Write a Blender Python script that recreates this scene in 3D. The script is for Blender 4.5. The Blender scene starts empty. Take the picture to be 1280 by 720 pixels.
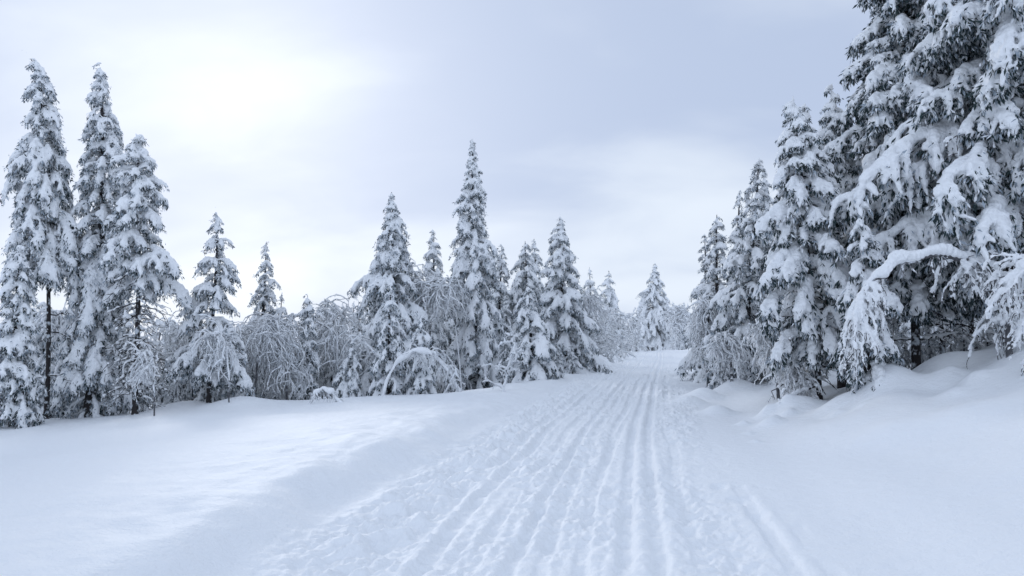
import bpy, bmesh, math, random, time
import numpy as np
from mathutils import Vector

T0 = time.time()
scene = bpy.context.scene
COL = scene.collection
F_PX, CX, CY, HORIZON = 931.0, 640.0, 360.0, 455.0
PITCH = math.atan((HORIZON - CY) / F_PX)
SP, CP = math.sin(PITCH), math.cos(PITCH)
CAM_Z = 1.62
rad = math.radians

# ---------------------------------------------------------------- noise
def _hash(ix, iy, seed):
    h = (ix.astype(np.int64) * 374761393 + iy.astype(np.int64) * 668265263 + seed * 982451653) & 0xFFFFFFFF
    h = ((h ^ (h >> 13)) * 1274126177) & 0xFFFFFFFF
    return ((h ^ (h >> 16)) & 0xFFFF) / 65535.0

def vnoise(x, y, seed=0):
    ix, iy = np.floor(x), np.floor(y)
    fx, fy = x - ix, y - iy
    fx = fx * fx * fx * (fx * (fx * 6 - 15) + 10); fy = fy * fy * fy * (fy * (fy * 6 - 15) + 10)
    def grad(jx, jy, dx, dy):
        a = _hash(jx, jy, seed) * 2 * np.pi
        return np.cos(a) * dx + np.sin(a) * dy
    gx, gy = x - ix, y - iy
    n00 = grad(ix, iy, gx, gy); n10 = grad(ix + 1, iy, gx - 1, gy)
    n01 = grad(ix, iy + 1, gx, gy - 1); n11 = grad(ix + 1, iy + 1, gx - 1, gy - 1)
    return ((n00 * (1 - fx) + n10 * fx) * (1 - fy) + (n01 * (1 - fx) + n11 * fx) * fy) * 1.4

def fbm(x, y, octv=4, seed=0, gain=.5):
    s, a = 0, 1.0
    for o in range(octv):
        s = s + a * vnoise(x * 2 ** o + 13.7 * o, y * 2 ** o - 7.1 * o, seed + o)
        a *= gain
    return s

def sstep(a, b, x):
    t = np.clip((x - a) / (b - a), 0, 1)
    return t * t * (3 - 2 * t)

# ---------------------------------------------------------------- terrain
_ty = np.arange(-60, 400, .5)
_tx = np.interp(_ty, [-60, 0, 4.85, 8, 14, 22, 32, 41, 50, 58, 66, 75, 88, 110, 400],
                [-9, -.55, .30, .72, 1.85, 3.5, 5.6, 7.5, 9.3, 10.9, 13.2, 17, 24, 34, 60])
_k = np.exp(-np.linspace(-2, 2, 17) ** 2); _k /= _k.sum()
_tx = np.convolve(np.pad(_tx, 8, mode='edge'), _k, 'valid')
_tz = np.interp(_ty, [-60, 0, 50, 62, 80, 120, 400], [-1.6, 0, 2.25, 2.72, 2.75, 2.0, 0])
_tz = np.convolve(np.pad(_tz, 8, mode='edge'), _k, 'valid')
_sk = np.interp(_ty, [0, 5, 10, 18, 26, 40, 400], [-99, -99, -99, -99, -99, -99, -99])

def road_x(y): return np.interp(y, _ty, _tx)
def road_z(y): return np.interp(y, _ty, _tz)

MOUNDS = [  # x, y, height, radius
    (5.85, 11.7, .46, .45), (6.9, 12.0, .22, .5), (6.3, 11.2, .14, .35), (5.55, 10.9, .14, .5), (7.6, 10.8, .16, .5), (6.9, 9.3, .08, .3), (4.2, 12.3, .09, .2), (4.35, 12.5, .07, .12), (3.95, 12.9, .06, .10), (4.0, 14.6, .14, .3), (3.9, 16.5, .15, .35), (5.0, 11.6, .07, .16), (5.2, 11.2, .05, .12), (4.7, 12.8, .06, .12), (6.6, 11.3, .10, .2), (6.0, 10.2, .07, .18), (7.3, 10.0, .10, .25), (3.7, 11.8, .03, .1), (3.5, 10.9, .03, .09), (7.9, 9.6, .12, .35), (4.6, 18, .2, .4), (5.6, 19, .25, .5), (5.3, 12.2, .16, .35), (5.05, 13.2, .22, .4), (4.55, 13.4, .12, .16), (4.85, 13.3, .10, .14),
    (6.4, 10.4, .11, .22), (4.6, 9.3, .12, .45), (5.3, 9.0, .10, .6), (6.9, 10.2, .12, .7), (4.9, 10.3, .16, .9),
    (3.2, 31, .32, .5), (3.9, 34, .42, .6), (2.5, 28.5, .22, .45), (4.9, 40, .4, .8), (8.2, 24, .25, .5), (7.2, 18.5, .2, .5),
    (-13.6, 19.5, .25, 1.2), (-7.4, 20.4, .2, .9), (-9.2, 21, .18, .7)]

def height(X, Y, fine=True):
    X = np.asarray(X, float); Y = np.asarray(Y, float)
    u = X - road_x(Y)
    z = road_z(Y)
    wob = .22 * vnoise(Y * .35, Y * 0 + 3.3, 5) + .12 * vnoise(Y * 1.1, Y * 0 + 9.3, 6)
    # left bank: a soft shoulder, then a field that tips away from the road
    s = np.maximum(-u - 1.95 + wob, 0)
    bank = (.05 + .22 * (1 - sstep(7, 19, Y))) * sstep(0, .7 + .25 * wob, s)
    field = -.070 * np.maximum(s - 1.2, 0)
    ridge_y = 19.0 + .25 * s                                  # crest of the field, trees stand behind it
    drop = np.where(s > .2, -(.75 * sstep(0, 9, Y - ridge_y) + .9 * sstep(8, 40, Y - ridge_y)) * sstep(1.0, 4.0, s), 0)
    zl = bank + field + drop + .06 * fbm(X * .22, Y * .22, 3, 21) * sstep(1, 4, s) + .050 * fbm(X * 1.2, Y * .9, 3, 27) * sstep(.1, .6, s) * (1 - .75 * sstep(1.2, 3.5, s))
    zl = np.maximum(zl, -5.5)
    # right side: low berm, then a drifted slope rising to the trees
    r = np.maximum(u - 2.25 - .5 * wob, 0)
    berm = .16 * sstep(0, 1.0, r)
    q = np.maximum(r - .75, 0)
    rise = .18 * q ** 2 / (1 + .06 * q ** 2)
    back = 1 - .75 * sstep(12.2, 15.5, Y) * sstep(1.2, 3.0, q)
    zr = berm + rise * back + (.10 * fbm(X * .3, Y * .3, 3, 33) + .03 * fbm(X * .9, Y * .9, 2, 37)) * sstep(.3, 2.5, r)
    z = z + np.where(u < 0, zl, zr)
    z = z + .045 * np.clip(u, -3, 5) * np.exp(-((Y - 60) / 14) ** 2)          # the bend is banked
    for mx, my, mh, mr in MOUNDS:
        d2 = ((X - mx) ** 2 + (Y - my) ** 2) / mr ** 2
        z = z + 1.25 * mh * np.exp(-d2)
    if not fine:
        return z
    fade = np.exp(-np.maximum(Y, 0) / 70)
    on = sstep(-2.25, -1.85, u + .6 * wob) * (1 - sstep(1.15, 1.9, u))
    # trampled snow between the tracks and along the left edge
    trod = on * (.30 + .70 * sstep(-.25, .5, vnoise(u * 1.1, Y * .35, 55) + .15))
    lump = fbm(u / .34 + .3 * vnoise(u * 3, Y * 2, 71), Y / .5, 4, 41, .6); lump = lump + .9 * (.35 - np.abs(fbm(u / .22, Y / .30, 3, 47, .6)))
    edge = np.exp(-((u + 1.5) / .42) ** 2) * (1 - sstep(1.2, 1.9, u))
    z = z + trod * (.044 * lump) + edge * (.075 * fbm(u / .34, Y / .40, 4, 43, .58) + .03 * (.3 - np.abs(fbm(u / .25, Y / .25, 3, 49, .6))) - .012)
    z = z + (trod + .8 * edge) * .045 * np.maximum(vnoise(u / .075, Y / .085, 81) - .38, 0) * sstep(-.1, .4, vnoise(u * .9, Y * .7, 83))   # crumbs
    # broad shallow ruts that come and go
    z = z + on * .026 * fbm(u * 1.6 + .25 * vnoise(Y * .25, u * 0, 8), Y * .10, 2, 45)
    # ski grooves: offset, depth, half width, start, end along the trail
    w1 = .06 * vnoise(Y * .16, Y * 0 + 1, 61); w2 = .09 * vnoise(Y * .22, Y * 0 + 5, 62)
    for (u0, dep, hw, ya, yb, drift) in (
            (.45, .055, .060, -40, 300, 0.0), (.69, .055, .060, -40, 300, 0.0),
            (-.95, .055, .065, -40, 300, 1.2), (-1.17, .036, .09, -40, 300, 1.2),
            (-.33, .046, .050, -40, 60, .6), (-.12, .034, .05, -40, 22, .7),
            (.15, .036, .055, -40, 26, 1.2), (-.60, .030, .055, -40, 32, 1.7), (.24, .018, .04, 9, 40, -1.4), (-1.40, .022, .08, 9, 60, 2.0), (1.0, .028, .07, -40, 30, 2.0),
            (1.60, .028, .07, -40, 8.9, .2), (1.85, .026, .07, -40, 8.4, .2)):
        g = u - u0 - w1 - drift * w2 - .02 * vnoise(Y * 2.3, Y * 0 + u0 * 7, 64)
        m = sstep(ya, ya + 2, Y) * (1 - sstep(yb - .6, yb, Y))
        wear = np.clip((.75 if dep > .035 else .5) + (.6 if dep > .035 else 1.1) * vnoise(Y * .55, Y * 0 + u0 * 9, 63) + .5 * vnoise(Y * 3.1, u * 3, 65), 0, 1.25)
        z = z + m * dep * wear * (-np.exp(-(g / hw) ** 6) + .38 * np.exp(-((np.abs(g) - 1.8 * hw) / (.75 * hw)) ** 2))
    # a few boot holes on the right
    for bx, by in ((1.5, 7.3), (1.62, 6.75), (1.42, 7.9), (-1.3, 5.6), (-1.5, 6.5), (-1.25, 7.7), (.95, 6.2), (1.0, 7.2)):
        d2 = ((u - bx) / .09) ** 2 + ((Y - by) / .14) ** 2
        z = z - .035 * np.exp(-d2 * d2)
    return z

def pix(px, py, Y):
    """world x, z of a picture point on the vertical plane at distance Y"""
    dx, dy = (px - CX) / F_PX, (CY - py) / F_PX
    k = Y / (CP - dy * SP)
    return dx * k, CAM_Z + k * (SP + dy * CP)

# ---------------------------------------------------------------- materials
def mat(name, color, rough=.7, spec=.2):
    m = bpy.data.materials.new(name); m.use_nodes = True
    b = m.node_tree.nodes['Principled BSDF']
    b.inputs['Base Color'].default_value = (*color, 1); b.inputs['Roughness'].default_value = rough
    b.inputs['Specular IOR Level'].default_value = spec
    return m, m.node_tree, b

def add_bump(nt, b, scales, dist, strength):
    tc = nt.nodes.new('ShaderNodeTexCoord'); prev = None
    for s, d in zip(scales, dist):
        n = nt.nodes.new('ShaderNodeTexNoise'); n.inputs['Scale'].default_value = s; n.inputs['Detail'].default_value = 4
        nt.links.new(tc.outputs['Object'], n.inputs['Vector'])
        bp = nt.nodes.new('ShaderNodeBump'); bp.inputs['Distance'].default_value = d; bp.inputs['Strength'].default_value = strength
        nt.links.new(n.outputs['Fac'], bp.inputs['Height'])
        if prev: nt.links.new(prev.outputs['Normal'], bp.inputs['Normal'])
        prev = bp
    nt.links.new(prev.outputs['Normal'], b.inputs['Normal'])

M_SNOW, nt, b = mat('snow_ground', (.86, .88, .90), .65, .25); add_bump(nt, b, (7, 45), (.03, .009), .8)
M_TSNOW, nt, b = mat('snow_on_trees', (.90, .915, .93), .7, .2); add_bump(nt, b, (14, 55), (.05, .014), .8)
M_RIME, nt, b = mat('rime_frost', (.84, .865, .89), .8, .15)
M_FROST, nt, b = mat('frosted_needles', (.34, .39, .44), .8, .15)
M_NEEDLE, nt, b = mat('spruce_needles', (.030, .048, .050), .75, .2)
def bark(name, c1, c2, frost, lo, hi):
    m, nt, b = mat(name, c1, .9, .1)
    tc = nt.nodes.new('ShaderNodeTexCoord')
    mp = nt.nodes.new('ShaderNodeMapping'); mp.inputs['Scale'].default_value = (6, 6, 1.6); nt.links.new(tc.outputs['Object'], mp.inputs['Vector'])
    n = nt.nodes.new('ShaderNodeTexNoise'); n.inputs['Scale'].default_value = 3; n.inputs['Detail'].default_value = 6
    nt.links.new(mp.outputs[0], n.inputs['Vector'])
    r = nt.nodes.new('ShaderNodeValToRGB'); r.color_ramp.elements[0].color = (*c1, 1); r.color_ramp.elements[1].color = (*c2, 1)
    nt.links.new(n.outputs['Fac'], r.inputs['Fac'])
    n2 = nt.nodes.new('ShaderNodeTexNoise'); n2.inputs['Scale'].default_value = 7; n2.inputs['Detail'].default_value = 5
    nt.links.new(tc.outputs['Object'], n2.inputs['Vector'])
    r2 = nt.nodes.new('ShaderNodeValToRGB'); r2.color_ramp.elements[0].position = lo; r2.color_ramp.elements[1].position = hi
    nt.links.new(n2.outputs['Fac'], r2.inputs['Fac'])
    mx = nt.nodes.new('ShaderNodeMix'); mx.data_type = 'RGBA'
    nt.links.new(r2.outputs['Color'], mx.inputs['Factor']); nt.links.new(r.outputs['Color'], mx.inputs['A']); mx.inputs['B'].default_value = (*frost, 1)
    nt.links.new(mx.outputs['Result'], b.inputs['Base Color'])
    bp = nt.nodes.new('ShaderNodeBump'); bp.inputs['Distance'].default_value = .03; nt.links.new(n.outputs['Fac'], bp.inputs['Height']); nt.links.new(bp.outputs[0], b.inputs['Normal'])
    return m
M_BARK = bark('spruce_bark', (.022, .020, .022), (.055, .05, .05), (.6, .64, .68), .53, .62)
M_BIRCH = bark('birch_bark', (.05, .05, .055), (.16, .16, .17), (.68, .71, .75), .52, .66)

M_TWIG, nt, b = mat('rimed_twigs', (.36, .39, .43), .85, .1)

# ---------------------------------------------------------------- mesh building
def to_mesh(name, verts, polys, mats, midx=None, smooth=True):
    """polys: list of int arrays (n,k)"""
    me = bpy.data.meshes.new(name)
    verts = np.asarray(verts, np.float32)
    me.vertices.add(len(verts)); me.vertices.foreach_set('co', verts.ravel())
    polys = [p for p in polys if len(p)]
    loops = np.concatenate([p.ravel() for p in polys]).astype(np.int32)
    tot = np.concatenate([np.full(len(p), p.shape[1]) for p in polys])
    start = np.concatenate([[0], np.cumsum(tot)[:-1]]).astype(np.int32)
    me.loops.add(len(loops)); me.loops.foreach_set('vertex_index', loops)
    me.polygons.add(len(tot)); me.polygons.foreach_set('loop_start', start)
    for m in mats: me.materials.append(m)
    if midx is not None: me.polygons.foreach_set('material_index', np.asarray(midx, np.int32))
    me.polygons.foreach_set('use_smooth', np.full(len(tot), smooth))
    me.update(calc_edges=True)
    return me

def link(name, me, parent=None, kind=None):
    o = bpy.data.objects.new(name, me); COL.objects.link(o)
    if parent: o.parent = parent
    if kind: o['kind'] = kind
    return o

def _ico(n):
    bm = bmesh.new(); bmesh.ops.create_icosphere(bm, subdivisions=n, radius=1)
    v = np.array([p.co[:] for p in bm.verts]); f = np.array([[q.index for q in p.verts] for p in bm.faces]); bm.free()
    return v, f
ICO = {1: _ico(1), 2: _ico(2)}

def unit(v):
    n = math.sqrt(v[0] * v[0] + v[1] * v[1] + v[2] * v[2])
    return np.asarray(v, float) / n if n > 1e-9 else np.array([0, 0, 1.])

def cross3(a, b):
    return np.stack([a[..., 1] * b[..., 2] - a[..., 2] * b[..., 1], a[..., 2] * b[..., 0] - a[..., 0] * b[..., 2], a[..., 0] * b[..., 1] - a[..., 1] * b[..., 0]], -1)

def wave(x, y, s):
    """cheap smooth scalar noise for single values, about -1..1"""
    return .5 * math.sin(x * 1.7 + s * 2.3 + 1.3 * math.sin(y * .9 + s)) + .5 * math.sin(y * 1.9 - s * 1.1 + 1.7 * math.sin(x * 1.1 + s * .7))

class Blobs:
    def __init__(s): s.c, s.d, s.r = [], [], []
    def add(s, c, d, a, b, h):
        s.c.append(c); s.d.append(d); s.r.append((a, b, h))
    def raw(s, lvl=1):
        v, f = ICO[lvl]; c = np.array(s.c); d = np.array(s.d, float); r = np.array(s.r)
        d /= np.linalg.norm(d, axis=1, keepdims=True) + 1e-9
        lat = np.stack([d[:, 1], -d[:, 0], d[:, 0] * 0], 1); n = np.linalg.norm(lat, axis=1, keepdims=True)
        lat = np.where(n > .05, lat / np.maximum(n, 1e-6), (1., 0, 0)); up = cross3(lat, d)
        m = np.stack([d * r[:, :1], lat * r[:, 1:2], up * r[:, 2:]], 1)
        V = np.einsum('vk,nkj->nvj', v, m) + c[:, None, :]
        Fc = f[None] + (np.arange(len(c)) * len(v))[:, None, None]
        return V.reshape(-1, 3), Fc.reshape(-1, 3)
    def mesh(s, name, vox, lvl=1, disp=.05, dscale=.16, smooth=2, mats=None):
        V, Fc = s.raw(lvl)
        return remesh(to_mesh('raw', V, [Fc], mats or [M_TSNOW]), name, vox, disp, dscale, smooth)

def remesh(me, name, vox, disp, dscale, smooth):
    o = bpy.data.objects.new('tmp', me); COL.objects.link(o)
    r = o.modifiers.new('r', 'REMESH'); r.mode = 'VOXEL'; r.voxel_size = vox; r.adaptivity = 0; r.use_smooth_shade = True
    sm = o.modifiers.new('s', 'SMOOTH'); sm.iterations = smooth; sm.factor = .5
    if disp:
        for k, (st, sc) in enumerate(((disp, dscale), (disp * .45, dscale * .4))):
            tx = bpy.data.textures.new('lumps', 'CLOUDS'); tx.noise_scale = sc; tx.noise_depth = 2
            dm = o.modifiers.new('d%d' % k, 'DISPLACE'); dm.texture = tx; dm.strength = st; dm.mid_level = .5
    dg = bpy.context.evaluated_depsgraph_get()
    out = bpy.data.meshes.new_from_object(o.evaluated_get(dg)); out.name = name
    bpy.data.objects.remove(o); bpy.data.meshes.remove(me)
    out.polygons.foreach_set('use_smooth', np.full(len(out.polygons), True))
    return out

class Leaves:
    """many small needle shoots: narrow diamonds"""
    def __init__(s): s.p, s.d, s.l, s.w, s.m = [], [], [], [], []
    def add(s, p, d, l, w, m):
        s.p.append(p); s.d.append(d); s.l.append(l); s.w.append(w); s.m.append(m)
    def mesh(s, name, mats, rng, extra=None):
        p = np.concatenate(s.p); d = np.concatenate(s.d); l = np.concatenate(s.l)[:, None]; w = np.concatenate(s.w)[:, None]; m = np.concatenate(s.m)
        d = d / (np.linalg.norm(d, axis=1, keepdims=True) + 1e-9)
        r = rng.normal(size=p.shape); side = np.cross(d, r); side /= (np.linalg.norm(side, axis=1, keepdims=True) + 1e-9)
        nrm = np.cross(side, d)
        mid = p + d * l * .45 + nrm * w * .25
        V = np.stack([p, mid + side * w, p + d * l, mid - side * w], 1).reshape(-1, 3)
        Q = np.arange(len(p) * 4).reshape(-1, 4)
        polys, midx = [Q], [m]
        if extra is not None and extra.n:
            ev, eq, em = extra.arrays()
            polys.append(eq + len(V)); midx.append(em); V = np.concatenate([V, ev])
        return to_mesh(name, V, polys, mats, np.concatenate(midx), smooth=False if extra is None else True)

class Tubes:
    def __init__(s): s.v, s.f, s.m, s.n = [], [], [], 0
    def add(s, pts, r, sides=4, m=0, cap=True):
        pts = np.asarray(pts, float); K = len(pts); r = np.broadcast_to(np.asarray(r, float), (K,))
        t = np.gradient(pts, axis=0); t /= (np.linalg.norm(t, axis=1, keepdims=True) + 1e-9)
        ref = np.array([0, 0, 1.]) if abs(t[:, 2].mean()) < .8 else np.array([1., 0, 0])
        a = cross3(t, np.broadcast_to(ref, t.shape)); a /= (np.linalg.norm(a, axis=1, keepdims=True) + 1e-9); bb = cross3(t, a)
        th = np.arange(sides) * 2 * np.pi / sides
        V = pts[:, None] + r[:, None, None] * (np.cos(th)[None, :, None] * a[:, None] + np.sin(th)[None, :, None] * bb[:, None])
        i = np.arange(K - 1)[:, None] * sides; j = np.arange(sides)[None]; j2 = (j + 1) % sides
        Q = np.stack([i + j, i + j2, i + sides + j2, i + sides + j], -1).reshape(-1, 4) + s.n
        s.v.append(V.reshape(-1, 3)); s.f.append(Q); s.m.append(np.full(len(Q), m)); s.n += K * sides
    def arrays(s): return np.concatenate(s.v), np.concatenate(s.f), np.concatenate(s.m)
    def mesh(s, name, mats):
        v, f, m = s.arrays(); return to_mesh(name, v, [f], mats, m)
# ---------------------------------------------------------------- snow-laden spruce
def spruce(H, R, seed, hb=.04, prof=.8, dh=.24, nb=6, a0=6, a1=-64, snow=1.0, vox=.04, lean=0., leany=0., fingers=4,
           frost=.62, gap=.12, needles=30, nl=.12, dead=0, trunk_r=None, tipcrook=0, lvl=1, disp=.05, ragged=.35, dscale=.13, twigs=True, a1low=None, small=.55, arms=()):
    rng = np.random.default_rng(seed)
    B, L, TW = Blobs(), Leaves(), Tubes()
    tr = trunk_r or (.022 + .011 * H)
    ph = rng.uniform(0, 6.28, 4)
    def axis(h):
        t = max(0., h / H)
        x = lean * t ** 1.4 + .012 * H * math.sin(ph[0] + 5 * t) * t; y = leany * t ** 1.4 + .012 * H * math.sin(ph[1] + 4.3 * t) * t
        if tipcrook and t > .93: x += tipcrook * ((t - .93) / .07) ** 1.5
        return np.array([x, y, h])
    hs = np.linspace(-.4, H * .975, 26)
    tp = np.array([axis(h) for h in hs]); trr = tr * (1 - np.clip(hs / H, 0, 1)) ** .8 + .006
    trr[:3] *= (1.35, 1.2, 1.06)
    T = Tubes(); T.add(tp, trr, 9)
    def bough(h, az, ln, s0, s1):
        dirh = np.array([math.cos(az), math.sin(az), 0]); lat = np.array([-dirh[1], dirh[0], 0])
        K = 3 + int(ln / .22 + .5); K = min(K, 9)
        p = axis(h); pts, ds = [p], []
        bend = rng.normal() * .25
        for q in range(K):
            t = (q + .5) / K; a = s0 + (s1 - s0) * t ** .8
            d = unit((dirh + lat * bend * t) * math.cos(a) + np.array([0, 0, math.sin(a)]))
            p = p + d * ln / K; pts.append(p); ds.append(d)
        pts = np.array(pts); seg = ln / K
        rs = snow * (.024 + .043 * ln ** .7) * rng.uniform(.7, 1.35)
        if twigs and ln > .25: TW.add(pts, np.linspace(.010 + .008 * ln, .006, len(pts)), 4, 1)
        for q in range(K):
            t = (q + 1) / K
            sh = (.55 + .75 * math.sin(math.pi * min(1, .25 + .62 * t))) * rng.uniform(.8, 1.2)
            if t < .35 and ln > .5 and rng.random() < .25: continue
            c = pts[q + 1] + np.array([0, 0, rs * sh * .45])
            B.add(c, ds[q], max(seg * .75, rs * sh * .9), rs * sh * rng.uniform(.7, 1.0), rs * sh * rng.uniform(.65, .95))
        nf = int(fingers * (.8 + 2.7 * ln) + rng.random()) if ln > .16 else 2
        nf = min(nf, 19)
        tips = []
        for q in range(nf):
            t = rng.uniform(.28, 1.0) if q else 1.0
            x = t * K; i0 = min(K - 1, int(x)); c = pts[i0] + (pts[i0 + 1] - pts[i0]) * (x - i0)
            sg = (1 if q % 2 else -1) * (1 if q else rng.normal() * .3)
            ang = rad(rng.uniform(28, 75))
            d = unit(ds[i0] * math.cos(ang) + lat * sg * math.sin(ang) + np.array([0, 0, rng.normal() * .12 - .08]))
            lf = (.05 + .34 * ln * (1.15 - .75 * t)) * rng.uniform(.7, 1.3)
            m = 2 + int(lf / .16); m = min(m, 4)
            rf = rs * rng.uniform(.50, 1.0)
            e0 = c
            for w in range(m):
                d = unit(d + np.array([0, 0, -.30 - .34 * w])); e1 = e0 + d * lf / m
                rr = rf * (1.0 - .28 * w / m)
                B.add(e0 + (e1 - e0) * .6 + np.array([0, 0, rr * .35]), d, max(lf / m * .72, rr * .8), rr * rng.uniform(.85, 1.2), rr * rng.uniform(.65, .95))
                tips.append((e1, d, rr, lf))
                if ln > .3 and rng.random() < small:      # little shoots hang off the fingers, each with its own snow
                    ds2 = unit(d * .6 + rng.normal(size=3) * .5 + np.array([0, 0, -.75])); l3 = rng.uniform(.05, .13) * (.6 + .5 * ln)
                    r3 = rr * rng.uniform(.42, .65); e2 = e0 + (e1 - e0) * rng.random() + ds2 * l3 * .7
                    B.add(e2, ds2, l3 * .75, r3, r3 * .9); tips.append((e2 + ds2 * l3 * .5, ds2, r3, lf * .5))
                e0 = e1
        # needle shoots hang from bough and fingers, mostly under the snow
        cen = [(pts[q + 1], ds[q], rs, seg) for q in range(K)] + tips
        nn = max(2, int(needles * .13))
        for (c, d, rr, sg) in cen:
            pos = c + rng.normal(size=(nn, 3)) * np.array([rr * .7, rr * .7, rr * .35]) - np.array([0, 0, rr * .55])
            dd = d * .7 + rng.normal(size=(nn, 3)) * .5 + np.array([0, 0, -.65])
            l = rng.uniform(.6, 1.25, nn) * nl * (.6 + .4 * min(1, ln)); 
            L.add(pos, dd, l, l * rng.uniform(.09, .17, nn), np.where(rng.random(nn) < frost, np.where(rng.random(nn) < .5, 2, 1), 0))
    for (ah, aa, al, as0, as1) in arms: bough(ah * H, aa, al, rad(as0), rad(as1))
    hbz = hb * H
    h = hbz; k = 0
    while h < H * .975:
        f = 1 - (h - hbz) / (H - hbz)                    # 1 at the base, 0 at the tip
        low = min(1, (h - hbz) / (.10 * H) + .45)
        Lh = R * f ** prof * low * min(1, .42 + 3.2 * f)
        n = max(3, int(round(nb * (.7 + .5 * f))))
        base_az = rng.uniform(0, 6.28)
        for i in range(n):
            az = base_az + 6.283 * (i + rng.uniform(-.3, .3)) / n
            g = .6 * wave(az, h * 2.6 / max(1, H * .09) * .5, seed)
            if g > .50 - gap and rng.random() < .75 and f > .12: continue
            ln = Lh * (1.06 + ragged * rng.normal() * .6 - .35 * g) + .04
            ln = max(.07, min(ln, Lh * 1.5 + .1))
            end = a1 if a1low is None else a1low + (a1 - a1low) * min(1, (1 - f) * 1.6)
            s0, s1 = rad(a0 + 22 * (1 - f) + rng.normal() * 7), rad(end * (.75 + .35 * min(1, f * 1.8)) + rng.normal() * 10)
            bough(h + rng.uniform(-.5, .5) * dh, az, ln, s0, s1)
        h += dh * (.55 + .6 * f) * rng.uniform(.8, 1.2); k += 1
    # the leader: a thin shoot with knobs of snow
    for q in range(7):
        t = q / 6; c = axis(H * (.93 + .07 * t)); rr = (.050 - .030 * t) * (.5 + .05 * H) * snow
        B.add(c + rng.normal(size=3) * .012 * (1 + .1 * H), (rng.normal() * .4, rng.normal() * .4, 1), rr * 1.35, rr * rng.uniform(.8, 1.2), rr * .9)
    # bare dead branches low on the stem, each carrying a line of snow
    for q in range(dead):
        hh = rng.uniform(.06, max(hb * H, .30 * H) / H + .06) * H; az = rng.uniform(0, 6.28)
        d = np.array([math.cos(az), math.sin(az), rng.normal() * .08]); ln = rng.uniform(.35, 1.0) * max(R, .7) * .95
        x = np.linspace(0, 1, 7)[:, None]
        pt = axis(hh) + d * ln * x + np.array([0, 0, 1.]) * (-.30 * ln * x ** 2) + np.cumsum(rng.normal(size=(7, 3)) * .025, 0)
        TW.add(pt, np.linspace(.020, .007, 7), 4, 1)
        for w in range(1, 7):
            if rng.random() < .8: B.add(pt[w] + np.array([0, 0, .02]), pt[w] - pt[w - 1], ln / 7 * .75, .024 * snow + .010, .024 * snow + .008)
        for w in range(rng.integers(2, 6)):
            i0 = rng.integers(2, 7); e = pt[i0] + np.cumsum(np.vstack([np.zeros(3), rng.normal(size=(3, 3)) * .06 + d * .07 + np.array([0, 0, -.07])]), 0)
            TW.add(e, .007, 3, 1)
            for ww in range(1, 4): B.add(e[ww] + np.array([0, 0, .012]), e[ww] - e[ww - 1], .06, .02, .018)
    return (T.mesh('spruce_trunk', [M_BARK]), L.mesh('spruce_boughs', [M_NEEDLE, M_FROST, M_RIME, M_BARK], rng, _shift(TW, 3)),
            B.mesh('spruce_snow', vox, lvl, disp, dscale, 1))

def _shift(TW, m):
    TW.m = [np.full(len(a), m) for a in TW.m]; return TW

# ---------------------------------------------------------------- frosted broadleaf: limbs that arch over and hang in veils
def curve(p, d, ln, K, pull, rng, wander=.1):
    pts = [np.asarray(p, float)]; d = unit(d)
    for q in range(K):
        d = unit(d + np.array([0, 0, -pull / K]) + rng.normal(size=3) * wander)
        pts.append(pts[-1] + d * ln / K)
    return np.array(pts)

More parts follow.
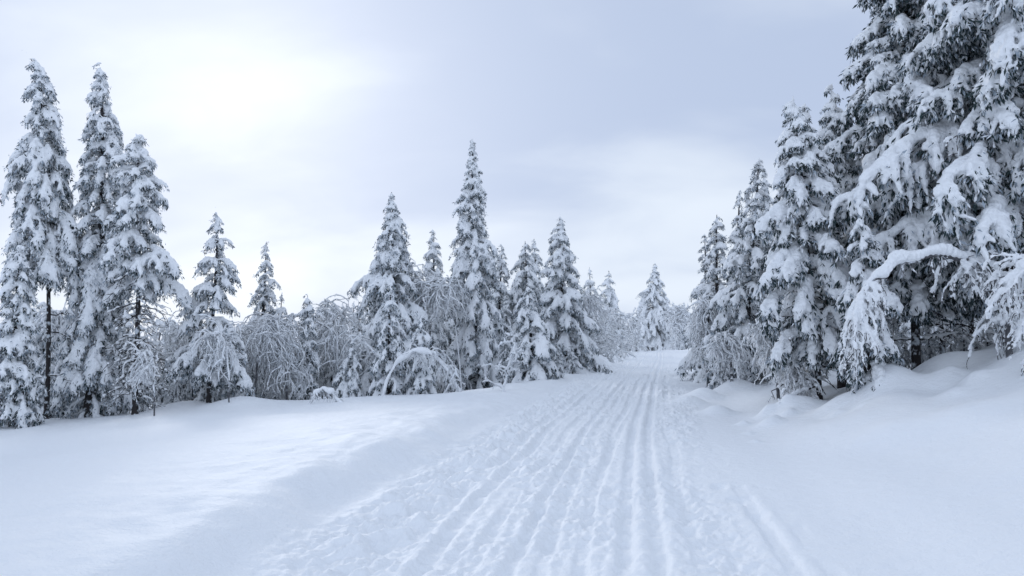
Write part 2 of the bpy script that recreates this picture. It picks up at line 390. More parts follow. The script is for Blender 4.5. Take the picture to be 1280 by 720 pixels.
def birch(path, seed, r0=.06, t0=.25, limbs=16, limb_len=1.2, limb_up=.3, pull=2.2, strands=10, strand_len=.6, hang=1.4,
          sr=.014, lr=.026, tsnow=.035, sides=3, side_only=None, spread=1.0, floor=None, sub=2):
    rng = np.random.default_rng(seed)
    sr *= 1.65; lr *= 1.35; strands = max(3, int(strands * .62)); r0 = min(r0, .038)
    path = np.asarray(path, float)
    # resample the trunk smoothly
    s = np.linspace(0, len(path) - 1, 6 * (len(path) - 1) + 1)
    P = np.stack([np.interp(s, np.arange(len(path)), path[:, k]) for k in range(3)], 1)
    for _ in range(5): P[1:-1] = .25 * P[:-2] + .5 * P[1:-1] + .25 * P[2:]
    N = len(P); x = np.linspace(0, 1, N)
    P = P + np.cumsum(rng.normal(size=P.shape), 0) * .006 * x[:, None]
    rr = r0 * (1 - .82 * x)
    T, TS, C, S = Tubes(), Tubes(), Tubes(), Tubes()
    P = P + np.array([.6, .6, .3]) * np.stack([[.075 * wave(q * .5, q * .21, seed + k) * min(1, q / 9) for q in range(N)] for k in range(3)], 1)
    T.add(P, rr, 8)
    tan = np.gradient(P, axis=0); tan /= np.linalg.norm(tan, axis=1, keepdims=True)
    flat = np.sqrt(np.clip(1 - tan[:, 2] ** 2, 0, 1))
    if tsnow:
        w = np.array([wave(q * .42, q * .13, seed * 1.3) for q in range(N)])
        TS.add(P + np.array([0, 0, 1.]) * (rr * .55 + tsnow * .45 * flat)[:, None] - tan * 0, np.clip((rr * .75 + tsnow * (.06 + .94 * flat)) * (1 + .45 * w), .004, None), 8)
    def strand(p, d, ln, pl, r, depth):
        K = 4 + int(ln / .2); K = min(K, 8)
        q = curve(p, d, ln, K, pl, rng, .28)
        if floor is not None and depth:                 # twigs stop where they reach the snow
            under = np.nonzero(q[:, 2] < floor + .03)[0]
            if len(under) and under[0] < 3: return q
            if len(under): q = q[:under[0]]; K = len(q) - 1
        y = np.linspace(1, .35, K + 1) * r
        C.add(q, y * .38, 3, 0)
        S.add(q + np.array([0, 0, 1.]) * (y * .6)[:, None], y * np.clip(1 + .55 * rng.normal(size=K + 1), .35, 2.3), sides, 0 if rng.random() < .75 else 1)
        return q
    for q in range(limbs):
        t = t0 + (1 - t0) * ((q + rng.random()) / limbs); i0 = min(N - 2, int(t * (N - 1)))
        a = rng.normal(size=3); a -= tan[i0] * a.dot(tan[i0]); a = unit(a) * spread
        d = unit(a + tan[i0] * .75 + np.array([0, 0, limb_up]))
        ln = limb_len * rng.uniform(.5, 1.2) * (1.15 - .6 * t)
        lp = strand(P[i0], d, ln, pull, lr * rng.uniform(.7, 1.2), 0)
        for w in range(strands):
            i1 = rng.integers(1, len(lp))
            if floor is not None and lp[i1][2] < floor + .1: continue
            dd = unit(lp[i1] - lp[i1 - 1]) * .8 + rng.normal(size=3) * .55
            l2 = strand_len * rng.uniform(.35, 1.25)
            sp = strand(lp[i1], dd, l2, hang, sr * rng.uniform(.7, 1.35), 1)
            for z in range(sub):
                i2 = rng.integers(1, len(sp))
                strand(sp[i2], unit(sp[i2] - sp[i2 - 1]) + rng.normal(size=3) * .6, l2 * rng.uniform(.2, .5), hang, sr * rng.uniform(.55, .95), 2)
    ms = S.mesh('birch_snow', [M_TSNOW, M_RIME])
    mc = C.mesh('birch_twigs', [M_TWIG])
    return T.mesh('birch_trunk', [M_BIRCH]), mc, ms, (TS.mesh('stem_snow', [M_TSNOW]) if tsnow else None)

# ---------------------------------------------------------------- planting
def plant(name, meshes, x, y, label, cat, group=None, rz=0., sc=1., sink=.06):
    o = bpy.data.objects.new(name, None); COL.objects.link(o); o.empty_display_size = .3
    o.location = (x, y, float(height(x, y, False)) - sink); o.rotation_euler = (0, 0, rz); o.scale = (sc, sc, sc)
    o['label'] = label; o['category'] = cat
    if group: o['group'] = group
    t = link('trunk', meshes[0], o); c = link('crown', meshes[1], o); link('snow_clumps', meshes[2], c)
    if len(meshes) > 3 and meshes[3] is not None: link('snow_clumps', meshes[3], t)
    return o

def replant(src, x, y, label, rz, sc, group=None, sz=1., sink=.06):
    r = src.copy(); COL.objects.link(r)
    r.location = (x, y, float(height(x, y, False)) - sink); r.rotation_euler = (0, 0, rz); r.scale = (sc, sc, sc * sz); r['label'] = label
    if group: r['group'] = group
    elif 'group' in r: del r['group']
    for ch in list(src.children):
        c = ch.copy(); COL.objects.link(c); c.parent = r
        for g in ch.children:
            d = g.copy(); COL.objects.link(d); d.parent = c
    return r
# ---------------------------------------------------------------- daylight settings
SUN_E, SUN_ANGLE, SKY_STR, EXPOSURE = 1.15, 14, .10, -.42
CLOUD_DARK, CLOUD_LITE = (.68, .81, 1.08), (1.07, 1.18, 1.34)
CLOUD_LOC, CLOUD_ROT, CLOUD_SCALE = (2.3, 5.1, 0), 35, 2.0
SKY_THIN, SKY_ZEN, GLOW, ZEN_GAIN, SOUTH_FILL = .03, .10, .32, .0, .32
# ---------------------------------------------------------------- camera, light, sky
cam = bpy.data.cameras.new('camera'); cam.sensor_width = 36; cam.lens = 36 * F_PX / 1280; cam.clip_end = 6000; cam.clip_start = .1
co = bpy.data.objects.new('camera', cam); COL.objects.link(co); co.location = (0, 0, CAM_Z); co.rotation_euler = (rad(90) + PITCH, 0, 0)
scene.camera = co
SUN_AZ, SUN_EL = rad(-21), rad(19)
sl = bpy.data.lights.new('sun', 'SUN'); sl.energy = SUN_E; sl.angle = rad(SUN_ANGLE); sl.color = (1.0, .985, .97)
so = bpy.data.objects.new('sun', sl); COL.objects.link(so)
sd = Vector((math.sin(SUN_AZ) * math.cos(SUN_EL), math.cos(SUN_AZ) * math.cos(SUN_EL), math.sin(SUN_EL)))
so.rotation_euler = sd.to_track_quat('Z', 'Y').to_euler(); so.location = (-20, 20, 30)

w = bpy.data.worlds.new('World'); scene.world = w; w.use_nodes = True
nt = w.node_tree; N = nt.nodes.new; K = nt.links.new
bg = nt.nodes['Background']; bg.inputs['Strength'].default_value = SKY_STR
sky = N('ShaderNodeTexSky'); sky.sky_type = 'NISHITA'; sky.sun_disc = False; sky.sun_elevation = SUN_EL; sky.sun_rotation = SUN_AZ
sky.altitude = 500; sky.dust_density = 1.5
tc = N('ShaderNodeTexCoord')
def vm(op, a, b=None):
    n = N('ShaderNodeVectorMath'); n.operation = op; K(a, n.inputs[0])
    if b is not None:
        if isinstance(b, tuple): n.inputs[1].default_value = b
        else: K(b, n.inputs[1])
    return n
def mm(op, a, b=None, c=None):
    n = N('ShaderNodeMath'); n.operation = op
    for i, q in enumerate((a, b, c)):
        if q is None: continue
        if isinstance(q, (int, float)): n.inputs[i].default_value = q
        else: K(q, n.inputs[i])
    return n.outputs[0]
def mixc(f, a, b):
    n = N('ShaderNodeMix'); n.data_type = 'RGBA'
    for key, q in (('Factor', f), ('A', a), ('B', b)):
        if isinstance(q, tuple): n.inputs[key].default_value = (*q, 1)
        elif isinstance(q, (int, float)): n.inputs[key].default_value = q
        else: K(q, n.inputs[key])
    return n.outputs['Result']
def ramp(f, stops):
    n = N('ShaderNodeValToRGB'); K(f, n.inputs[0]); r = n.color_ramp
    while len(r.elements) < len(stops): r.elements.new(.5)
    for e, (p, v) in zip(r.elements, stops): e.position = p; e.color = (v, v, v, 1)
    r.interpolation = 'EASE'
    return n.outputs[0]
dirn = vm('NORMALIZE', tc.outputs['Generated']).outputs[0]
sep = N('ShaderNodeSeparateXYZ'); K(dirn, sep.inputs[0])
up = mm('ADD', mm('ABSOLUTE', sep.outputs['Z']), .55)
cmb = N('ShaderNodeCombineXYZ'); K(up, cmb.inputs[0]); K(up, cmb.inputs[1]); K(up, cmb.inputs[2])
flat = vm('DIVIDE', dirn, cmb.outputs[0]).outputs[0]                      # the cloud deck seen as a level layer
mp = N('ShaderNodeMapping'); mp.inputs['Location'].default_value = CLOUD_LOC; mp.inputs['Rotation'].default_value = (0, 0, rad(CLOUD_ROT)); mp.inputs['Scale'].default_value = (.55, 1.0, 1.0)
K(flat, mp.inputs[0])
n1 = N('ShaderNodeTexNoise'); n1.inputs['Scale'].default_value = CLOUD_SCALE; n1.inputs['Detail'].default_value = 5; n1.inputs['Roughness'].default_value = .45; n1.inputs['Distortion'].default_value = .3
K(mp.outputs[0], n1.inputs['Vector'])
n2 = N('ShaderNodeTexNoise'); n2.inputs['Scale'].default_value = CLOUD_SCALE * 2.7; n2.inputs['Detail'].default_value = 6; n2.inputs['Roughness'].default_value = .5; n2.inputs['Distortion'].default_value = .5
K(mp.outputs[0], n2.inputs['Vector'])
dens = ramp(mm('ADD', mm('MULTIPLY', n1.outputs['Fac'], .76), mm('MULTIPLY', n2.outputs['Fac'], .24)), ((.41, 0), (.66, 1)))
dot = vm('DOT_PRODUCT', dirn, tuple(sd)).outputs['Value']
glow = mm('POWER', mm('MAXIMUM', dot, 0), 22)
glow2 = mm('POWER', mm('MAXIMUM', dot, 0), 5)
k = 1 / SKY_STR
cloud = mixc(dens, tuple(c * k for c in CLOUD_DARK), tuple(c * k for c in CLOUD_LITE))
cloud = vm('SCALE', cloud); cloud_s = mm('MULTIPLY_ADD', mm('MAXIMUM', sep.outputs['Z'], 0), ZEN_GAIN, 1 - .25 * ZEN_GAIN); cloud_s = mm('MULTIPLY', cloud_s, mm('MULTIPLY_ADD', mm('MAXIMUM', mm('SUBTRACT', .35, sep.outputs['Y']), 0), SOUTH_FILL, 1)); K(cloud_s, cloud.inputs['Scale']); cloud = cloud.outputs[0]   # overhead gain; extra brightness added behind the camera to light the tree fronts
veil = mixc(mm('MULTIPLY_ADD', mm('MAXIMUM', sep.outputs['Z'], 0), SKY_ZEN, SKY_THIN), cloud, sky.outputs[0])                              # a little of the blue sky comes through the thin deck
g = N('ShaderNodeMix'); g.data_type = 'RGBA'; g.blend_type = 'ADD'; g.inputs['Factor'].default_value = 1
gl = mixc(mm('MINIMUM', mm('ADD', mm('MULTIPLY', glow, .75), mm('MULTIPLY', glow2, .22)), 1), (0, 0, 0), (GLOW * k, GLOW * k * .98, GLOW * k * .94))
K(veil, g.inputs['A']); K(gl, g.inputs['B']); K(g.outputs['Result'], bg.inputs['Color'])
vs = scene.view_settings; vs.view_transform = 'Standard'; vs.look = 'None'; vs.gamma = 1; vs.exposure = EXPOSURE; vs.use_curve_mapping = False

# ---------------------------------------------------------------- the snow ground: one sheet to the horizon
def geo(a, b, n): return a * (b / a) ** (np.arange(n) / (n - 1))
ys = np.concatenate([np.linspace(-60, 1.5, 30)[:-1], np.linspace(1.5, 4, 60)[:-1], geo(4, 70, 820), geo(70, 4000, 60)[1:]])
side = 2.5 + np.cumsum(.018 * 1.026 ** np.arange(330)); side = side[side < 3500]
us = np.concatenate([-side[::-1], np.arange(-2.5, 2.5, .0125), [2.5], side])
U, Yg = np.meshgrid(us, ys); Xg = U + road_x(Yg)
Zg = height(Xg, Yg)
far = sstep(150, 600, np.hypot(Xg, Yg)); Zg = Zg * (1 - far) - 4 * far
nr, nc = U.shape; idx = np.arange(nr * nc).reshape(nr, nc)
Q = np.stack([idx[:-1, :-1], idx[:-1, 1:], idx[1:, 1:], idx[1:, :-1]], -1).reshape(-1, 4)
link('snow_ground', to_mesh('snow_ground', np.stack([Xg, Yg, Zg], -1).reshape(-1, 3), [Q], [M_SNOW]), kind='structure')

# ---------------------------------------------------------------- the trees
def place_spruce(bx, Y, tx, ty, wpx, seed, label, group='snow-laden spruces', name='spruce_tree', cat='spruce tree', **kw):
    gx = (bx - CX) / F_PX * Y * CP; gz = float(height(gx, Y, False))
    hx, hz = pix(tx, ty, Y)
    H = hz - gz + .06; R = wpx / 2 / F_PX * Y * 1.08
    kw.setdefault('vox', max(.02, .0017 * Y)); kw.setdefault('lean', hx - gx)
    o = plant(name, spruce(H, R, seed, **kw), gx, Y, label, cat, group)
    return o

def place_birch(pxs, Y, seed, label, group='rime-covered birches', name='birch_tree', cat='birch tree', dy=None, **kw):
    """pxs: picture points along the stem, root first; dy: depth offset per point"""
    gx = (pxs[0][0] - CX) / F_PX * Y * CP; gz = float(height(gx, Y, False))
    pts = [(0, 0, -.1)]
    for i, (px, py) in enumerate(pxs[1:]):
        d = dy[i + 1] if dy else 0
        x, z = pix(px, py, Y + d); pts.append((x - gx, d, z - gz))
    kw.setdefault('floor', 0.)
    return plant(name, birch(pts, seed, **kw), gx, Y, label, cat, group, sink=0)

S = {}
# left of the trail
S['l1'] = place_spruce(20, 18.6, 26, 300, 66, 11, 'narrow snow-plastered spruce at the far left, in front of the crooked-tipped one', hb=.02, prof=.6, a1=-70, fingers=5)
S['l2'] = place_spruce(62, 20, 52, 64, 100, 12, 'tall spruce with a crooked nodding tip and a bare lower trunk', hb=.40, prof=.75, a1=-68, tipcrook=-.55, frost=.65, trunk_r=.06, dead=6)
S['l3'] = place_spruce(115, 20.6, 130, 74, 84, 13, 'tall narrow spruce shrouded in snow to the ground, beside the bare-trunked one', hb=.03, prof=.55, a1=-72, frost=.7, dead=26)
S['l4'] = place_spruce(172, 20, 173, 164, 72, 14, 'dark-trunked spruce with heavy snow lumps above and bare dead branches below', hb=.44, prof=.5, a1=-40, snow=1.3, gap=.28, dead=80, trunk_r=.075, ragged=.5, arms=((.58, -.2, 1.35, 5, -50), (.50, .3, 1.5, 0, -55), (.47, 2.9, 1.1, 0, -50)))
S['l5'] = place_spruce(263, 21, 270, 261, 86, 15, 'open spruce with separate tiers of drooping boughs, left of the small distant-looking spruce', hb=.16, dh=.36, prof=.75, a1=-50, snow=1.1, trunk_r=.07, dead=6)
S['l6'] = place_spruce(329, 27, 330, 298, 50, 16, 'small pointed spruce standing behind the drooping birches on the left', hb=.05, dh=.33)
S['l8'] = place_spruce(383, 23, 386, 366, 30, 17, 'thin spruce sapling rising through the bowed birch', hb=.02, nb=6, snow=1.0, trunk_r=.03, prof=.5)
# middle
S['c1'] = place_spruce(490, 25, 490, 233, 114, 21, 'broad-skirted pointed spruce with one long bough reaching out on the left', prof=.95, a1=-60, arms=((.57, 3.2, 1.5, 25, -50), (.50, 3.3, 1.25, 15, -60)), nb=7, gap=.04)
S['c8'] = place_spruce(487, 22.3, 488, 352, 46, 22, 'slender young spruce right in front of the broad-skirted one', prof=.6, a1=-65, snow=.9)
S['c2'] = place_spruce(540, 32, 540, 281, 58, 23, 'mid-sized spruce set back, between the broad-skirted and the tallest spruce', dh=.33)
S['c3'] = place_spruce(599, 27, 588, 168, 98, 24, 'tallest spire-shaped spruce in the middle of the row', prof=1.0, a1=-60, frost=.65, nb=7, gap=.04)
S['c9'] = place_spruce(526, 22.2, 527, 396, 42, 25, 'little spruce with a rounded snow cap behind the arched birch', prof=.55, snow=1.0, a1=-70)
S['c4'] = place_spruce(625, 33, 625, 302, 58, 26, 'slim spruce half hidden behind the right side of the tallest spire', dh=.33)
S['c5a'] = place_spruce(656, 33, 656, 297, 76, 27, 'left spruce of the twin-tipped pair, with sagging shoulders', a1=-66, prof=.65, dh=.34)
S['c5b'] = place_spruce(670, 36, 669, 294, 58, 28, 'right spruce of the twin-tipped pair, standing just behind', dh=.36)
S['c6'] = place_spruce(664, 24.4, 662, 357, 68, 29, 'young snow-clad spruce in front of the twin-tipped pair', prof=.65, a1=-62)
S['c7'] = place_spruce(706, 29, 700, 266, 86, 30, 'full pointed spruce closest to the left edge of the trail', prof=.85, a1=-52, snow=1.1, dh=.33, nb=7, gap=.04)
S['c15'] = place_spruce(738, 52, 738, 331, 42, 31, 'distant spruce behind the frosted alder, first right of the full pointed one', dh=.4, nb=5, needles=18)
S['c16'] = place_spruce(763, 50, 762, 336, 36, 32, 'thin distant spruce with a narrow spire and short boughs', dh=.4, prof=.6, needles=18)
S['c18'] = place_spruce(818, 72, 818, 328, 70, 33, 'lone distant spruce at the crest where the trail bends', dh=.34, nb=7, snow=1.0, needles=20, hb=.0, a1=-60, vox=.07)
# right
S['r1'] = place_spruce(893, 24, 899, 263, 74, 41, 'pointed spruce at the left end of the right-hand stand', a1=-50, dh=.3)
S['r1b'] = place_spruce(878, 27, 882, 290, 40, 42, 'ragged spruce leaning out behind the left end of the right-hand stand', a1=-40, dh=.34, gap=.4, ragged=.5)
S['r2'] = place_spruce(934, 20.2, 946, 193, 88, 43, 'tall even spruce with a thin knobbed tip, second in the right-hand stand', a1=-48, dh=.28)
S['r2b'] = place_spruce(922, 24, 926, 238, 52, 44, 'spruce showing only its left flank behind the thin knobbed tip', dh=.33)
S['r3'] = place_spruce(1023, 13.6, 988, 119, 108, 45, 'leaning spruce with fat snow pillows and a dark stem bare low down', hb=.2, prof=.62, a1=-45, snow=1.4, frost=.45, dead=20, vox=.024, dh=.30, needles=40, lvl=2, trunk_r=.05, arms=((.62, 3.3, 1.0, 10, -45), (.48, 3.5, 1.15, 5, -50)))
S['r3b'] = place_spruce(1010, 15.6, 1008, 126, 62, 46, 'thin spiky-tipped spruce just behind the leaning pillowed one', snow=1.1, a1=-40, hb=.1)
S['r4'] = place_spruce(1052, 14.8, 1041, 106, 92, 47, 'heavily loaded spruce between the leaning one and the giant trees', hb=.18, prof=.65, a1=-42, snow=1.35, dh=.3, needles=36, frost=.45, dead=14, lvl=2)
S['r5'] = place_spruce(1145, 13.6, 1135, -150, 178, 48, 'giant spruce running out of the top of the frame, left of the edge-cut one', hb=.16, prof=.6, a1=-38, snow=1.0, dh=.24, nb=6, needles=60, frost=.45, vox=.024, dead=30, lvl=2, trunk_r=.075, gap=.12, fingers=6)
S['r6'] = place_spruce(1268, 12.2, 1275, -280, 290, 49, 'giant spruce cut off by the right edge of the frame', hb=.17, prof=.55, a1=-35, snow=1.0, dh=.24, nb=6, needles=60, frost=.45, vox=.022, dead=20, lvl=2, trunk_r=.085, gap=.12, fingers=6)
S['r7'] = place_spruce(1085, 11.9, 1076, 270, 66, 50, 'young spruce bowed under snow where the thick arch comes down', prof=.55, a1=-66, snow=1.2, needles=40, frost=.45, vox=.02, lvl=2, nl=.12)
S['r10'] = place_spruce(1178, 16, 1182, -60, 150, 52, 'dark straight-stemmed spruce behind the thick snow arch', hb=.24, prof=.6, a1=-38, dead=36, needles=34, frost=.4, trunk_r=.06, gap=.12)
S['r11'] = place_spruce(1214, 17, 1216, -20, 150, 53, 'dark-stemmed spruce in the shade right of the arch, behind the giants', hb=.22, prof=.6, a1=-38, dead=30, needles=34, frost=.4, trunk_r=.06, gap=.12)
# birches bent under rime
place_birch([(478, 494), (486, 470), (503, 446), (523, 438), (543, 444), (560, 464), (576, 492)], 21.3, 61, 'birch bent into a full arch with its tip in the snow', limbs=18, t0=.35, limb_len=.6, strands=9, strand_len=.4, tsnow=.06, r0=.03, pull=2.6)
place_birch([(455, 502), (447, 470), (432, 430), (408, 408), (372, 393), (338, 401), (316, 412)], 24, 62, 'long birch stem bowed over to the left, hung with frosted veils', dy=[0, 0, 0, 0, .3, .4, .5], limbs=34, t0=.2, limb_len=1.3, limb_up=0, strands=13, strand_len=1.0, hang=1.5, tsnow=.035, r0=.04, pull=3, sr=.018)
place_birch([(492, 497), (484, 462), (468, 440), (446, 427)], 22.8, 63, 'thin bare birch stem curving left in front of the broad-skirted spruce', limbs=9, t0=.55, limb_len=.5, strands=6, tsnow=.05, r0=.022)
place_birch([(512, 500), (508, 420), (505, 362), (512, 346), (524, 356)], 25.5, 64, 'weeping frosted birch rising behind the rounded snow-capped spruce', limbs=22, t0=.5, limb_len=1.1, limb_up=.2, strands=13, strand_len=.8, hang=1.6, sr=.015, tsnow=.03)
place_birch([(578, 498), (572, 420), (566, 366), (560, 350), (548, 352)], 25, 65, 'umbrella-shaped frosted birch at the foot of the tallest spire', limbs=28, t0=.5, limb_len=1.35, limb_up=.3, strands=14, strand_len=.9, hang=1.6, pull=2.6, sr=.015, tsnow=.02, r0=.018)
place_birch([(196, 520), (193, 480), (190, 448), (184, 440), (176, 447)], 18.8, 66, 'small white weeping birch in front of the dark-trunked spruce', limbs=16, t0=.45, limb_len=.6, strands=9, strand_len=.5, hang=2, tsnow=.04, r0=.02)
place_birch([(288, 510), (286, 460), (280, 424), (272, 413), (262, 420)], 19.8, 67, 'slender white birch weeping in front of the open tiered spruce', limbs=20, t0=.35, limb_len=.8, strands=11, strand_len=.6, hang=1.5, tsnow=.035, r0=.022)
place_birch([(388, 508), (393, 492), (405, 486), (416, 492), (423, 504)], 19.4, 68, 'tiny hoop of bent birch poking from the snow crest', cat='birch sapling', name='birch_sapling', limbs=9, t0=.2, limb_len=.3, strands=3, strand_len=.2, tsnow=.06, r0=.02, sub=1)
place_birch([(628, 492), (633, 470), (640, 448), (644, 424)], 19.6, 69, 'sparse white sapling with feathery upturned branches by the trail bank', cat='birch sapling', name='birch_sapling', limbs=13, t0=.12, limb_len=.65, limb_up=.55, pull=.8, strands=5, strand_len=.2, hang=.4, tsnow=.06, r0=.025, sr=.017, lr=.030, sub=1)
place_birch([(318, 510), (322, 450), (326, 410), (334, 402), (344, 408)], 22, 70, 'frosted birch with a dense curtain of twigs under the small pointed spruce', limbs=24, t0=.3, limb_len=1.0, strands=13, strand_len=.9, hang=1.6, tsnow=.03)
place_birch([(360, 508), (358, 460), (352, 418), (344, 408)], 22.6, 71, 'frosted birch curtain beneath the long bowed stem', limbs=22, t0=.25, limb_len=1.0, strands=13, strand_len=.9, hang=1.6, tsnow=.03)
place_birch([(432, 504), (434, 450), (428, 396), (422, 383), (412, 388)], 29, 72, 'round-headed grey birch standing back, left of the broad-skirted spruce', limbs=24, t0=.4, limb_len=1.2, strands=12, strand_len=.9, hang=1.5, tsnow=.03, sr=.018)
place_birch([(748, 472), (748, 420), (744, 366)], 35, 73, 'upright frosted alder between the full pointed spruce and the trail', limbs=30, t0=.1, limb_len=1.3, limb_up=.5, pull=1.4, strands=12, strand_len=.7, hang=1.2, tsnow=.03, sr=.020)
place_birch([(776, 460), (774, 420), (768, 384)], 42, 74, 'bushy frosted birch below the thin distant spire', limbs=26, t0=.1, limb_len=1.4, limb_up=.4, pull=1.8, strands=11, strand_len=.8, hang=1.6, tsnow=.03, sr=.026, lr=.035, sub=1)
place_birch([(796, 448), (794, 415), (790, 390)], 60, 75, 'rounded frosted birch left of the lone distant spruce', limbs=26, t0=.1, limb_len=1.8, limb_up=.4, pull=2, strands=11, strand_len=1.1, hang=1.6, tsnow=.04, sr=.034, lr=.045, sub=1)
place_birch([(849, 440), (849, 405), (848, 380)], 66, 76, 'dome-shaped frosted birch right of the lone distant spruce', limbs=30, t0=.1, limb_len=1.7, limb_up=.4, pull=2.2, strands=12, strand_len=1.2, hang=1.6, tsnow=.04, sr=.034, lr=.045, sub=1)
place_birch([(884, 474), (884, 420), (886, 378), (878, 374)], 21.6, 77, 'tall fluffy frosted birch covering the foot of the right-hand stand', limbs=24, t0=.2, limb_len=.7, strands=14, strand_len=.8, hang=2.0, tsnow=.03, sr=.016)
place_birch([(914, 480), (914, 440), (910, 420), (900, 424)], 18.8, 78, 'low drooping birch mop at the foot of the tall even spruce', limbs=22, t0=.2, limb_len=.6, strands=13, strand_len=.5, hang=1.6, tsnow=.04, sr=.016)
place_birch([(972, 488), (968, 440), (958, 402), (950, 408)], 15.6, 79, 'white weeping birch tucked left of the leaning pillowed spruce', limbs=22, t0=.2, limb_len=.5, strands=13, strand_len=.45, hang=1.6, tsnow=.05, sr=.016)
place_birch([(1000, 497), (996, 470), (990, 445), (980, 450)], 13.9, 80, 'knee-high birch bush at the foot of the leaning spruce', cat='birch bush', name='birch_bush', limbs=22, t0=.1, limb_len=.6, strands=11, strand_len=.4, hang=2.0, tsnow=.05, sr=.013)

# stems thickly loaded with snow, close to the camera on the right
def thick_birch(line, Y, seed, label, bundles, name='birch_tree', cat='birch tree', swing=.12, th0=.030, th1=.050, i0=8):
    rng = np.random.default_rng(seed)
    gx = (line[0][0] - CX) / F_PX * Y * CP; gz = float(height(gx, Y, False))
    P = np.array([(pix(a, b, Y)[0] - gx, 0, pix(a, b, Y)[1] - gz) for a, b in line]); P[0] = (0, 0, -.1)
    s = np.linspace(0, len(P) - 1, 61); P = np.stack([np.interp(s, np.arange(len(P)), P[:, k]) for k in range(3)], 1)
    for _ in range(6): P[1:-1] = .25 * P[:-2] + .5 * P[1:-1] + .25 * P[2:]
    P[:, 1] += swing * np.sin(np.linspace(0, 5, 61))
    P[:, 2] += np.array([.05 * wave(i * .35, i * .22, seed) * min(1, i / 12) for i in range(61)])
    T, C, B, SB = Tubes(), Tubes(), Blobs(), Blobs()
    rr = np.linspace(.045, .016, 61); T.add(P, rr, 9)
    tan = np.gradient(P, axis=0); tan /= np.linalg.norm(tan, axis=1, keepdims=True)
    for i in range(i0, 61):
        fl = math.sqrt(max(0, 1 - tan[i][2] ** 2)); th = (th0 + th1 * fl) * (1 + .45 * wave(i * .33, i * .11, seed))
        SB.add(P[i] + np.array([0, 0, rr[i] + th * .45]), tan[i], .07, th * 1.05, th)
    def hang(p, d, ln, r, pull):
        q = curve(p, d, ln, 5, pull, rng, .18)
        C.add(q, np.linspace(1, .4, 6) * .010, 4, 0)
        for k in range(1, 6):
            if rng.random() < .08: continue
            B.add(q[k] + np.array([0, 0, r * .4]), q[k] - q[k - 1], max(ln / 5 * .7, r), r * rng.uniform(.7, 1.5) * (1.1 - .09 * k), r * rng.uniform(.6, 1.2) * (1.1 - .09 * k))
        return q
    for (n, a, b, dm, dsd, l0, l1, ra, rb, pull) in bundles:
        for _ in range(n):
            i = rng.integers(a, b); d = np.array(dm) + rng.normal(size=3) * np.array(dsd)
            q = hang(P[i], d, rng.uniform(l0, l1), rng.uniform(ra, rb), pull)
            for m in range(4):
                j = rng.integers(1, 6); hang(q[j], unit(q[j] - q[j - 1]) + rng.normal(size=3) * .65, rng.uniform(.3, .5) * l1 * rng.uniform(.5, 1), rng.uniform(.6, .8) * ra, pull)
    return plant(name, (T.mesh('birch_trunk', [M_BIRCH]), C.mesh('birch_twigs', [M_BIRCH]), B.mesh('birch_snow', .014, 1, .035, .08, 1), SB.mesh('stem_snow', .014, 2, .04, .14, 3)),
              gx, Y, label, cat, 'rime-covered birches', sink=0)
thick_birch([(1262, 452), (1264, 400), (1258, 352), (1240, 328), (1205, 320), (1160, 322), (1122, 330), (1094, 348), (1074, 372), (1064, 398), (1062, 425)], 10.6, 5,
    'thick snow-loaded birch stem arching left in front of the giant spruces',
    [(44, 43, 61, (0, 0, -.2), (.5, .55, .12), .2, .66, .022, .048, 2.6), (34, 6, 26, (0, 0, 0), (.7, .7, .3), .3, .8, .022, .046, 1.8), (16, 26, 46, (0, 0, -.6), (.3, .3, .1), .1, .36, .012, .02, 1.5)])
thick_birch([(1330, 425), (1326, 385), (1318, 352), (1304, 334), (1288, 330), (1272, 340)], 9.4, 6,
    'snow-buried birch bush drooping into the picture over the bank at the right edge',
    [(60, 8, 61, (-.5, 0, .15), (.5, .6, .3), .3, .75, .026, .052, 1.8)], name='birch_bush', cat='birch bush', th0=.04)

# trees filling in behind: copies of the ones above
rng = np.random.default_rng(99)
bgb = [plant('birch_tree', birch([(0, 0, -.1), (.1, 0, 1.6), (.25, .1, 3.0), (.5, .1, 3.5), (.9, 0, 3.3)], 90 + q, limbs=26, t0=.2, limb_len=1.2, strands=12, strand_len=.9, hang=2, tsnow=.03, sr=.022, lr=.03, sub=1),
        -30 - 3 * q, 60 + 4 * q, 'frosted birch in the thicket behind the left-hand trees', 'birch tree', 'frosted thicket behind the left-hand trees') for q in range(2)]
def back(px, Y, ty, src, label, group, H0, rz):
    x = (px - CX) / F_PX * Y * CP; g = float(height(x, Y, False)); hz = pix(px, ty, Y)[1]
    return replant(src, x, Y, label, rz, (hz - g) / H0, group)
def tree_h(o): return max(v[2] for v in o.children[0].bound_box)
kinds0 = [S['l6'], S['c2'], S['c4'], S['c15'], S['c16'], S['c6'], bgb[0], bgb[1]]
HH0 = [tree_h(k) for k in kinds0]
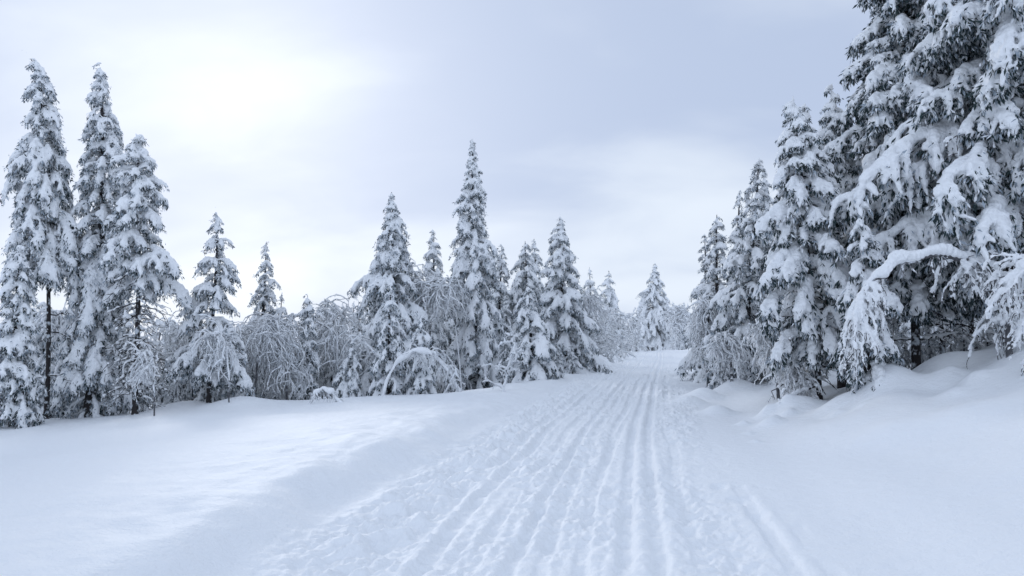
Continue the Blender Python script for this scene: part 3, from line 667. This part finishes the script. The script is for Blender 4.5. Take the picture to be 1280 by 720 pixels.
zones = (
 (505, 745, 11, 29.5, 35, 328, 385, 'spruce standing half hidden just behind the middle row of spruces', 'half-hidden spruces just behind the middle row'),
 (446, 720, 11, 24.3, 28, 400, 452, 'low young spruce buried in snow at the foot of the middle row', 'young spruces at the foot of the middle row'),
 (-10, 330, 13, 20.6, 24, 410, 468, 'low young spruce buried in snow between the left-hand trunks', 'young spruces between the left-hand trunks'),
 (880, 1060, 7, 16.5, 22, 400, 450, 'low young spruce at the foot of the right-hand stand', 'young spruces at the foot of the right-hand stand'),
 (-60, 470, 34, 24.5, 38, 365, 425, 'frosted tree in the thicket behind the left-hand trees', 'frosted thicket behind the left-hand trees'),
 (430, 745, 32, 36, 60, 345, 405, 'frosted tree filling the gaps behind the middle row of spruces', 'frosted thicket behind the middle row'),
 (-90, 440, 22, 22.5, 27, 395, 440, 'low frosted tree in the thicket behind the left-hand trees', 'low frosted growth behind the left-hand trees'),
 (1105, 1290, 12, 14.2, 17.5, 360, 420, 'low shaded spruce in the hollow behind the right-hand bank', 'low spruces in the hollow behind the right-hand bank'),
 (700, 885, 44, 76, 120, 376, 408, 'far frosted tree in the wood beyond the crest of the trail', 'far wood beyond the crest'),
 (905, 1420, 24, 19, 34, 190, 380, 'shaded tree deep in the right-hand stand', 'shaded trees deep in the right-hand stand'))
young = [S['c8'], S['c9'], S['c6'], S['l8'], S['c9'], S['c6'], S['c8'], S['c9']]
YH = [tree_h(k) for k in young]
wood = [S['l6'], S['c2'], S['c4'], S['c15'], S['c16'], S['c18'], S['c15'], bgb[1]]
WH = [tree_h(k) for k in wood]
for (a, b, n, y0, y1, t0, t1, label, group) in zones:
    if 'young' in label: kinds, HH = young, YH
    elif 'far' in label or 'middle' in label: kinds, HH = wood, WH
    else: kinds, HH = kinds0, HH0
    for q in range(n):
        px = a + (b - a) * (q + rng.random()) / n; Y = rng.uniform(y0, y1); j = rng.integers(0, len(kinds)) if a < 900 else rng.integers(0, 4)
        back(px, Y, rng.uniform(t0, t1), kinds[j], label, group, HH[j], rng.uniform(0, 6.28))
print('built in %.1fs' % (time.time() - T0))
